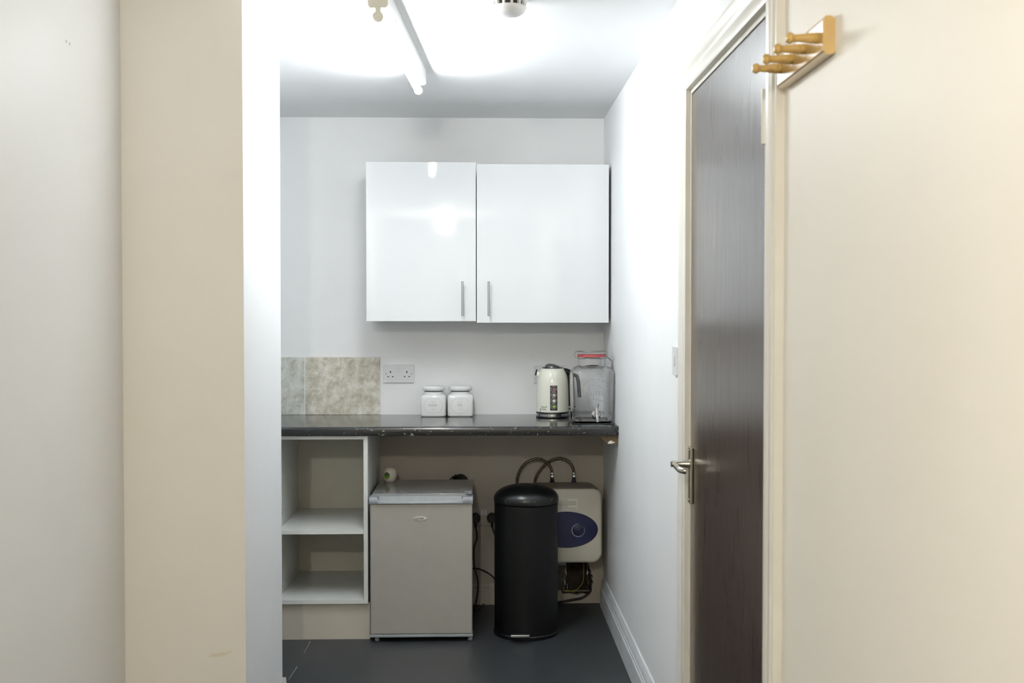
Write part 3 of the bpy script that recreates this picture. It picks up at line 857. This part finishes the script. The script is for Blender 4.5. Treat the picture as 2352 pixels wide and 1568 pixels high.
for k in range(9):
    a = math.radians(random.uniform(-140, -40)); zz = random.uniform(0.585, 0.6)
    p = Vector((BX + R * math.cos(a), BY + R * math.sin(a), zz))
    lathebm([(0.0012, 0), (0, 0.0008)], p, 6, 'Y', bm=bm, caps=False)
finish('dust_speck', bm, M['paper'], bn, 0)['kind'] = 'stuff'

# ------------------------------------------------------------------ water heater
HX0, HX1 = px(1212, 1200, Y=5.09).x, px(1384, 1200, Y=5.09).x
HZ0, HZ1 = px(1300, 1294, Y=5.09).z, 0.602
HY0, HY1 = 5.085, 5.312
hc, hcz = (HX0 + HX1) / 2, (HZ0 + HZ1) / 2
hw, hh = (HX1 - HX0) / 2, (HZ1 - HZ0) / 2
ht = thing('water_heater', (hc, 5.2, HZ0), 'white under-sink water heater with a navy oval panel, on the end wall', 'water heater')
secs = [(HY1, 0.94, 0.052), (HY1 - 0.03, 0.97, 0.052), (HY0 + 0.075, 1.0, 0.052), (HY0 + 0.03, 0.998, 0.05), (HY0 + 0.014, 0.985, 0.047), (HY0 + 0.004, 0.958, 0.042), (HY0, 0.915, 0.036)]
rings = [[(x, y, z) for x, z in rrect(hc, hcz, hw * s, hh * s, r)] for y, s, r in secs]
body = finish('casing', loftbm(rings), [M['heater'], M['heater_top']], ht, 40)
for p in body.data.polygons:
    if p.normal.z > 0.75: p.material_index = 1
box('wall_bracket', hc - 0.1, hc + 0.1, HY1 - 0.002, YB, hcz - 0.03, hcz + 0.03, M['brushed'], ht)
P = px(1300, 1216, Y=HY0)
ox, oz = P.x, P.z
rings = [[(ox + s * 0.1475 * math.cos(2 * math.pi * k / 64), y, oz + s * 0.0835 * math.sin(2 * math.pi * k / 64)) for k in range(64)] for y, s in ((HY0 + 0.0005, 1.0), (HY0 - 0.0035, 0.995), (HY0 - 0.005, 0.975))]
oval = finish('oval_panel', loftbm(rings), M['navy'], ht, 30)
P = px(1328, 1217, Y=HY0)
lathe('dial', [(0.0245, -0.0045), (0.024, -0.009), (0.022, -0.0098), (0, -0.0098)], (P.x, HY0, P.z), M['navy_dark'], oval, 36, 'Y', caps=False)
bm = ringbm(P.x, HY0 - 0.005, P.z, 0.029, 0.029, 0.0028, a0=88, a1=300, segs=40)
ringbm(P.x, HY0 - 0.005, P.z, 0.029, 0.029, 0.0014, a0=302, a1=390, segs=20, bm=bm)
finish('dial_scale', bm, M['pale_print'], oval, 0)
s0, s1 = px(1268, 1145, Y=HY0), px(1327, 1170, Y=HY0)
lab = box('rating_label', s0.x, s1.x, HY0 - 0.0008, HY0 + 0.001, s1.z, s0.z, M['paper'], ht)
random.seed(3)
bm = bmesh.new()
for k, zf in enumerate((0.12, 0.27, 0.36, 0.47, 0.55, 0.63, 0.76, 0.90)):
    x = s0.x + 0.006
    xe = s1.x - (0.006 if k not in (5, 6, 0) else 0.045)
    zc = s0.z + (s1.z - s0.z) * zf
    while x < xe:
        w = random.uniform(0.003, 0.009)
        boxbm(x, min(x + w, xe), HY0 - 0.0011, HY0 - 0.0007, zc - 0.0009, zc + 0.0009, bm=bm)
        x += w + 0.0016
finish('label_print', bm, M['ink'], lab, 0)['kind'] = 'stuff'
P0 = px(1292, 1112, Z=HZ1 + 0.001)
box('top_plate', px(1277, 1112, Y=5.21).x, px(1308, 1112, Y=5.21).x, 5.19, 5.235, HZ1 - 0.003, HZ1 + 0.0015, M['copper_grey'], ht, 0.001)
# inlets
HYC = 5.285
inl = []
for x in (1268, 1318):
    X = px(x, 1100, Y=HYC).x
    inl.append(X)
    lathe('inlet', [(0.012, -0.008), (0.012, 0.002), (0.0085, 0.003), (0.0085, 0.017), (0, 0.017)], (X, HYC, HZ1 - 0.002), mat('inlet_collar', (38, 36, 60) if x > 1300 else (30, 26, 26), 0.5) if x > 1300 else M['black_plastic'], ht, 20, caps=False)

def hose(pts, nut_x, label):
    h = thing('flexible_hose', (nut_x, HYC, HZ1 + 0.015), label, 'hose', 'braided water hoses')
    tube('braided_sleeve', smooth_path(pts, 8), 0.0068, M['braid'], h, 12)
    bm = bmesh.new()
    loftbm([[(nut_x + 0.0098 * s * math.cos(math.pi / 3 * k), HYC + 0.0098 * s * math.sin(math.pi / 3 * k), HZ1 + z) for k in range(6)] for z, s in ((0.0155, 0.95), (0.017, 1.0), (0.027, 1.0), (0.0285, 0.9))], bm)
    lathebm([(0.0075, 0.028), (0.0078, 0.040), (0.0072, 0.042)], (nut_x, HYC, HZ1), 14, bm=bm)
    finish('nut', bm, M['chrome'], h, 30)
g = lambda x, y, d: tuple(px(x, y, Y=d))
hose([(inl[0], HYC, HZ1 + 0.026), g(1268, 1082, HYC), g(1262, 1068, HYC), g(1250, 1058, HYC - 0.004), g(1234, 1053.5, HYC - 0.008), g(1214, 1059, HYC - 0.01), g(1199, 1072, HYC - 0.005), g(1190, 1090, HYC), g(1187, 1115, HYC), g(1187, 1200, HYC), g(1190, 1300, HYC)], inl[0], 'braided steel hose looping down behind the bin')
hose([(inl[1], HYC, HZ1 + 0.026), g(1318, 1082, HYC), g(1312, 1066, HYC), g(1300, 1056, HYC + 0.008), g(1283, 1052, HYC + 0.018), g(1263, 1059, HYC + 0.026), g(1246, 1073, HYC + 0.032), g(1235, 1088, HYC + 0.036), g(1229, 1104, HYC + 0.040), g(1227, 1135, HYC + 0.0415)], inl[1], 'braided steel hose looping down behind the water heater')

# pipework in the hole
pw = thing('pipework', (px(1330, 1365, Y=YB).x, YB - 0.01, 0.05), 'grey pipe fittings in the broken hole under the water heater', 'pipework')
yp = YB + 0.008
tube('pipe', [g(1349, 1290, yp), g(1349, 1362, yp)], 0.006, M['copper_grey'], pw)
tube('compression_nut', [g(1349, 1333, yp - 0.004), g(1349, 1343, yp - 0.004)], 0.011, M['chrome'], pw, 6)
tube('compression_nut', [g(1349, 1310, yp - 0.004), g(1349, 1318, yp - 0.004)], 0.009, M['chrome'], pw, 6)
tube('pipe', [g(1354, 1356, yp - 0.012), g(1290, 1357, yp - 0.012)], 0.008, M['copper_grey'], pw)
tube('valve', [g(1303, 1340, yp - 0.01), g(1303, 1358, yp - 0.01)], 0.006, M['chrome'], pw)
tube('pipe_clip', [g(1294, 1356, yp - 0.022), g(1308, 1356, yp - 0.022)], 0.004, M['brass'], pw)
tube('pipe_clip', [g(1316, 1358, yp - 0.022), g(1320, 1358, yp - 0.022)], 0.005, M['brass'], pw)
o = tube('earth_wire', smooth_path([g(1341, 1290, YB - 0.006), g(1340.5, 1315, YB - 0.006), g(1339, 1335, YB - 0.012), g(1330, 1349, YB - 0.022), g(1318, 1356, YB - 0.026), g(1298, 1358, YB - 0.026)], 6), 0.0026, M['earth_wire'], segs=8)
tag(o, 'thin green and yellow earth wire in front of the broken hole', 'wire')
o = tube('supply_cable', smooth_path([g(1355, 1345, YB - 0.008), g(1356.5, 1356, YB - 0.010), g(1349, 1365, YB - 0.012), g(1335, 1373, YB - 0.016), g(1315, 1377, YB - 0.02), (px(1270, 1380, Y=YB - 0.03).x, YB - 0.03, 0.008)], 6), 0.0055, M['cable'], segs=8)
tag(o, 'thick dark cable curving from the broken hole along the floor edge', 'cable')

# ------------------------------------------------------------------ canisters
def canister(x0, x1, yf, rot, word, label):
    w = x1 - x0
    cx, cy = (x0 + x1) / 2, yf + w / 2
    k = thing('canister', (cx, cy, WZ1), label, 'canister', 'white ceramic canisters')
    Rm = Matrix.Rotation(rot, 4, 'Z')
    def W(x, y, z):
        p = Rm @ Vector((x, y, 0)); return Vector((cx + p.x, cy + p.y, WZ1 + 0.0005 + z))
    hwid = w / 2
    secs = [(0.0, hwid * 0.90, 0.016), (0.003, hwid * 0.965, 0.014), (0.009, hwid, 0.012), (0.088, hwid, 0.012), (0.096, hwid * 0.985, 0.014), (0.101, hwid * 0.93, 0.018), (0.106, hwid * 0.82, 0.036), (0.1075, hwid * 0.76, 0.0445), (0.116, hwid * 0.755, 0.0445)]
    b = finish('jar_body', loftbm([[W(x, y, z) for x, y in rrect(0, 0, h, h, min(r, h * 0.99))] for z, h, r in secs]), M['ceramic'], k, 40)
    finish('seal', loftbm([[W(x, y, z) for x, y in rrect(0, 0, hwid * 0.73, hwid * 0.73, hwid * 0.7)] for z in (0.116, 0.121)]), M['dark_gap'], k, 40)
    ls = [(0.120, 0.76), (0.122, 0.86), (0.127, 0.905), (0.133, 0.91), (0.138, 0.885), (0.1415, 0.82), (0.143, 0.70)]
    finish('lid', loftbm([[W(x, y, z) for x, y in rrect(0, 0, hwid * s, hwid * s, hwid * s * 0.9)] for z, s in ls]), M['ceramic'], k, 40)
    fz = 0.0535
    fy = -hwid
    fn = lambda a, b_, c: W(a, fy - c, fz + b_)
    bm = ringbm(0, 0, 0, 0.0440, 0.0365, 0.0012, 0.0004, 56)
    for v in bm.verts: v.co = W(v.co.x, fy + v.co.y, fz + v.co.z)
    finish('printed_oval', bm, M['ceramic_ink'], b, 0)
    finish('lettering', textbm(word, 0.0135, lambda a, b_, c: fn(a - 0.002, b_ * 1.0 + 0.001, c), 0.0003), M['ceramic_ink_dark'], b, 0)
    bm = ringbm(-0.001, 0, 0.0165, 0.0045, 0.0045, 0.0012, 0.0004, 20)
    for sx in (-1, 1):
        boxbm(-0.001 + sx * 0.011 - 0.0012, -0.001 + sx * 0.011 + 0.0012, -0.0004, 0, 0.014, 0.019, bm=bm)
    for (zz, h2) in ((-0.0105, 0.012), (-0.0195, 0.014)):
        boxbm(-h2, h2, -0.0004, 0, zz - 0.0004, zz + 0.0004, bm=bm)
    boxbm(-0.0035, 0.0005, -0.0005, 0, -0.0215, -0.0175, bm=bm)
    boxbm(-0.014, 0.014, -0.0004, 0, 0.0262, 0.0270, bm=bm)
    for v in bm.verts: v.co = W(v.co.x, fy + v.co.y, fz + v.co.z)
    finish('printed_ornament', bm, M['ceramic_ink'], b, 0)['kind'] = 'stuff'
yf = px(995, 957.5, Z=WZ1).y
canister(px(966, 930, Y=yf).x, px(1024, 930, Y=yf).x, yf, 0.0, 'SUGAR', 'white square ceramic canister printed SUGAR')
canister(px(1027, 930, Y=yf).x, px(1086, 930, Y=yf).x, yf, 0.035, 'TEA', 'white square ceramic canister printed TEA')

# ------------------------------------------------------------------ kettle
KY = 5.178
ks = F_PX / KY
KX = px(1269, 900, Y=KY).x
kz = lambda y: px(1269, y, Y=KY).z
kt = thing('kettle', (KX, KY, WZ1), 'cream electric kettle with black handle and icon strip, standing by the glass jar', 'kettle')
z0 = WZ1
kz = lambda y: z0 + (961 - y) / ks
bd = lathe('power_base', [(0, 0.0005), (0.0765, 0.0005), (0.0775, 0.003), (0.0775, 0.0065), (0.0765, 0.008), (0, 0.008)], (KX, KY, z0), M['black_plastic'], kt, 56, caps=False)
lathe('steel_band', [(0.076, 0.008), (0.0768, 0.009), (0.0768, 0.0195), (0.076, 0.0205)], (KX, KY, z0), M['chrome'], kt, 56)
lathe('lower_ring', [(0.0755, 0.0205), (0.0772, 0.0215), (0.0772, 0.026), (0.076, 0.0285)], (KX, KY, z0), M['black_plastic'], kt, 56)
kp = [(0.0762, 0.0285), (0.0766, 0.034), (0.0760, 0.08), (0.0752, 0.12), (0.0742, 0.15), (0.0730, 0.167), (0.0707, 0.185), (0.0668, 0.201), (0.0622, 0.2125), (0.0570, 0.2215), (0.0520, 0.2270), (0.0470, 0.2295)]
kb = lathe('kettle_body', kp, (KX, KY, z0), M['kettle'], kt, 64)
def kR(z):
    for (r0, h0), (r1, h1) in zip(kp, kp[1:]):
        if h0 <= z <= h1: return r0 + (r1 - r0) * (z - h0) / (h1 - h0)
    return kp[-1][0]
lathe('lid_rim', [(0.0465, 0.2290), (0.0485, 0.231), (0.0475, 0.2335), (0, 0.2335)], (KX, KY, z0), M['black_plastic'], kt, 48, caps=False)
bm = lathebm([(0.038, 0.2335), (0.037, 0.236), (0.031, 0.242), (0.021, 0.2475), (0.010, 0.2505), (0, 0.251)], (KX, KY, z0), 40, caps=False)
for v in bm.verts:
    hgt = v.co.z - z0 - 0.2335
    v.co.x = KX + (v.co.x - KX) - 0.9 * hgt + 0.004
finish('lid', bm, M['lid_grey'], kt, 50)
# spout on the left
sec = []
for (d, z, w, h) in ((0.058, 0.190, 0.022, 0.018), (0.070, 0.202, 0.017, 0.015), (0.0765, 0.211, 0.013, 0.010)):
    sec.append([(KX - d + 0.25 * h * math.cos(2 * math.pi * k / 20) * 0.6, KY + w * math.sin(2 * math.pi * k / 20), z0 + z + h * math.cos(2 * math.pi * k / 20)) for k in range(20)])
finish('spout', loftbm(sec), M['kettle'], kt, 40)
bm = tubebm([(KX - 0.0765 + 0.003 * math.cos(2 * math.pi * k / 20), KY + 0.0135 * math.sin(2 * math.pi * k / 20), z0 + 0.210 + 0.0125 * math.cos(2 * math.pi * k / 20)) for k in range(20)], 0.0028, 8, closed=True)
finish('spout_lip', bm, M['black_plastic'], kt, 50)
# handle: trim down the back of the body, and the open grip
hp_ = []
for z in (0.052, 0.07, 0.10, 0.13, 0.16, 0.185, 0.205, 0.222):
    hp_.append((KX + kR(z) - 0.001, KY, z0 + z))
finish('handle_trim', tubebm(smooth_path(hp_, 4), [0.007 + 0.006 * min(1, i / 24) for i in range(len(smooth_path(hp_, 4)))], 10, flat=1.2), M['black_plastic'], kt, 50)
gp = smooth_path([(KX + 0.050, KY, z0 + 0.2125), (KX + 0.068, KY, z0 + 0.2095), (KX + 0.090, KY, z0 + 0.206), (KX + 0.108, KY, z0 + 0.196), (KX + 0.116, KY, z0 + 0.172), (KX + 0.120, KY, z0 + 0.140), (KX + 0.124, KY, z0 + 0.098), (KX + 0.1245, KY, z0 + 0.092)], 5)
rr = [0.0185 - 0.0067 * min(1, max(0, (i - 3) / 11)) for i in range(len(gp))]; rr[-1] = 0.009
finish('handle_grip', tubebm(gp, rr, 14, flat=1.15), M['black_plastic'], kt, 50)
tube('base_cord_outlet', [(KX + 0.074, KY, z0 + 0.040), (KX + 0.094, KY, z0 + 0.040)], 0.0035, M['black_plastic'], kt)
# wrapped print on the front
def on_kettle(cx, cz_):
    def f(a, b, c):
        z = cz_ + b
        r = kR(z) + 0.0003 + c
        th = (cx + a) / 0.075
        return Vector((KX + r * math.sin(th), KY - r * math.cos(th), z0 + z))
    return f
def patch(fn, a0, a1, b0, b1, off, nx=8, nz=16):
    bm = bmesh.new()
    g_ = [[bm.verts.new(fn(a0 + (a1 - a0) * i / nx, b0 + (b1 - b0) * j / nz, off)) for i in range(nx + 1)] for j in range(nz + 1)]
    for j in range(nz):
        for i in range(nx): bm.faces.new((g_[j][i], g_[j][i + 1], g_[j + 1][i + 1], g_[j + 1][i]))
    return bm
sz0, sz1 = (961 - 942.5) / ks, (961 - 886) / ks
strip = finish('icon_strip', patch(on_kettle(0.001, 0), -0.0165, 0.0165, sz0, sz1, 0.0003), mat('black_strip', (26, 26, 28), 0.4), kb, 60)
for yy, c1 in ((894, (150, 104, 104)), (907, (196, 182, 166)), (920, (214, 214, 210)), (933, (150, 186, 86))):
    f = on_kettle(0.001, (961 - yy) / ks)
    disc_on(f, 0.0133, 'icon_ring', mat('icon_ring_grey', (148, 146, 144), 0.4), strip, off=0.0007)
    disc_on(f, 0.0110, 'icon_field', mat('black_strip', (26, 26, 28), 0.4), strip, off=0.0010)
    f2 = on_kettle(0.002, (961 - yy) / ks - 0.001)
    disc_on(f2, 0.0072, 'icon', mat('icon_%d' % yy, c1, 0.4), strip, off=0.0013)
finish('lettering', textbm('Russell\nHobbs', 0.0105, on_kettle(-0.060, (961 - 937.5) / ks), 0.0002, align='LEFT'), M['dark_ink'], kb, 0)
bm = patch(on_kettle(-0.066, (961 - 942) / ks), -0.0022, 0.0022, -0.007, 0.007, 0.0004, 3, 4)
finish('emblem', bm, M['ink'], kb, 0)

# ------------------------------------------------------------------ glass drinks dispenser
JY = 4.925
JW = 0.0945
JX = XR - 0.004 - JW
jz = WZ1 + 0.0006
jar = thing('drinks_dispenser', (JX, JY, WZ1), 'large clear glass drinks dispenser jar with red seal and silver tap', 'jar')
js = F_PX / JY
def sq(z, h, r): return [(x, y, jz + z) for x, y in rrect(JX, JY, h, h, min(r, h * 0.999), 8)]
outer = [(0.0, 0.076, 0.05), (0.002, 0.083, 0.05), (0.010, 0.0885, 0.048), (0.03, 0.0905, 0.047), (0.12, 0.0930, 0.046), (0.19, 0.0945, 0.046), (0.217, 0.0943, 0.046), (0.230, 0.0920, 0.049), (0.240, 0.0865, 0.054), (0.2465, 0.078, 0.059), (0.250, 0.069, 0.062), (0.2525, 0.0625, 0.0624), (0.262, 0.0600, 0.0599), (0.285, 0.0600, 0.0599), (0.2865, 0.0635, 0.0634), (0.291, 0.0635, 0.0634), (0.2915, 0.0605, 0.0604)]
inner = [(0.2915, 0.0565, 0.0564), (0.256, 0.0565, 0.0564), (0.249, 0.0595, 0.059), (0.2465, 0.066, 0.058), (0.243, 0.0755, 0.055), (0.237, 0.0835, 0.051), (0.228, 0.0890, 0.046), (0.217, 0.0913, 0.043), (0.19, 0.0915, 0.043), (0.12, 0.090, 0.043), (0.03, 0.0875, 0.044), (0.012, 0.084, 0.044), (0.006, 0.070, 0.042), (0.007, 0.03, 0.028)]
gb = finish('glass_body', loftbm([sq(*s) for s in outer + inner]), M['glass'], jar, 45)
lathe('red_seal', [(0.0585, 0.292), (0.0635, 0.2925), (0.0635, 0.3015), (0.0585, 0.302)], (JX, JY, jz), M['rubber_red'], jar, 48)
lathe('glass_lid', [(0.0, 0.3022), (0.0615, 0.3022), (0.063, 0.305), (0.0625, 0.313), (0.058, 0.3165), (0.04, 0.3175), (0, 0.3175)], (JX, JY, jz), M['glass'], jar, 48, caps=False)
# wire bail
bm = bmesh.new()
circ = lambda z, r: [(JX + r * math.cos(2 * math.pi * k / 48), JY + r * math.sin(2 * math.pi * k / 48), jz + z) for k in range(48)]
tubebm(circ(0.2835, 0.0628), 0.0015, 6, bm, closed=True)
tubebm(circ(0.316, 0.0622), 0.0013, 6, bm, closed=True)
for yy in (-0.018, 0.018):
    tubebm(smooth_path([(JX - 0.060, JY + yy, jz + 0.285), (JX - 0.073, JY + yy, jz + 0.289), (JX - 0.076, JY + yy, jz + 0.298), (JX - 0.072, JY + yy, jz + 0.311), (JX - 0.060, JY + yy, jz + 0.316)], 4), 0.0013, 6, bm)
    tubebm(smooth_path([(JX + 0.060, JY + yy, jz + 0.285), (JX + 0.068, JY + yy, jz + 0.288), (JX + 0.070, JY + yy, jz + 0.300), (JX + 0.069, JY + yy, jz + 0.311), (JX + 0.060, JY + yy, jz + 0.316)], 4), 0.0013, 6, bm)
tubebm([(JX - 0.076, JY - 0.018, jz + 0.293), (JX - 0.076, JY + 0.018, jz + 0.293)], 0.0013, 6, bm)
tubebm(smooth_path([(JX + 0.066, JY - 0.018, jz + 0.295), (JX + 0.074, JY - 0.016, jz + 0.287), (JX + 0.084, JY - 0.010, jz + 0.278), (JX + 0.0895, JY, jz + 0.272)], 4), 0.0017, 6, bm)
tubebm(smooth_path([(JX + 0.066, JY + 0.018, jz + 0.295), (JX + 0.074, JY + 0.016, jz + 0.287), (JX + 0.084, JY + 0.010, jz + 0.278), (JX + 0.0895, JY, jz + 0.272)], 4), 0.0017, 6, bm)
finish('wire_clasp', bm, M['steel_wire'], jar, 60)
# tap
TX = px(1369, 952, Y=JY - 0.09).x
TZ = px(1369, 952, Y=JY - 0.09).z
ty = JY - 0.0905
tap = lathe('tap_washer', [(0.0, -0.010), (0.014, -0.009), (0.0195, -0.004), (0.0205, 0.0), (0.0205, 0.002), (0, 0.002)], (TX, ty - 0.001, TZ), M['chrome'], jar, 32, 'Y', caps=False)
bm = tubebm(smooth_path([(TX, ty - 0.004, TZ + 0.002), (TX, ty - 0.026, TZ + 0.002), (TX + 0.001, ty - 0.036, TZ - 0.006), (TX + 0.002, ty - 0.038, TZ - 0.028)], 5), 0.0068, 14)
lathebm([(0.0, 0.028), (0.0055, 0.027), (0.007, 0.012), (0.0085, 0.0), (0.0085, -0.008), (0, -0.009)], (TX, ty - 0.028, TZ + 0.008), 16, bm=bm, caps=False)
tubebm(smooth_path([(TX + 0.002, ty - 0.028, TZ + 0.031), (TX + 0.006, ty - 0.030, TZ + 0.038), (TX + 0.008, ty - 0.034, TZ + 0.050)], 4), 0.003, 8, bm)
finish('tap_spout', bm, M['chrome'], tap, 45)
# embossed writing: the middle line is readable, the curved lines are worn relief
def jfront(a, b, c): return Vector((px(1367, 900, Y=JY - 0.093).x + a, JY - 0.0942 + 0.0017 * (0 if b > 0 else -b / 0.03) - c, jz + 0.14 + b))
EZ = px(1367, 904, Y=JY - 0.093).z - jz - 0.14
finish('lettering', textbm('6 LITER', 0.027, lambda a, b, c: jfront(a, b + EZ, c), 0.0006, bold=-0.0004), M['emboss'], gb, 0)
random.seed(21)
bm = bmesh.new()
def stroke(cx, cz_, ang, n):
    for _ in range(n):
        a = ang + random.choice((0, 0, math.pi / 2, 0.6, -0.6))
        l = random.uniform(0.003, 0.0055)
        ox_, oz_ = random.uniform(-0.0028, 0.0028), random.uniform(-0.0035, 0.0035)
        p0 = jfront(cx + ox_ - l * math.cos(a), cz_ + oz_ - l * math.sin(a), 0.0002)
        p1 = jfront(cx + ox_ + l * math.cos(a), cz_ + oz_ + l * math.sin(a), 0.0002)
        tubebm([p0, p1], 0.00045, 5, bm)
for k in range(9):
    a = math.radians(152 - 15.5 * k)
    stroke(0.002 + 0.056 * math.cos(a), EZ + 0.022 + 0.040 * math.sin(a), a - math.pi / 2, 3)
for k in range(7):
    a = math.radians(165 - 25 * k)
    stroke(0.004 + 0.032 * math.cos(a), EZ + 0.014 + 0.024 * math.sin(a), a - math.pi / 2, 2)
for k in range(5):
    stroke(-0.018 + 0.0115 * k, EZ - 0.021 - 0.0028 * k, -0.5, 4)
finish('relief_ornament', bm, M['emboss'], gb, 0)['kind'] = 'stuff'
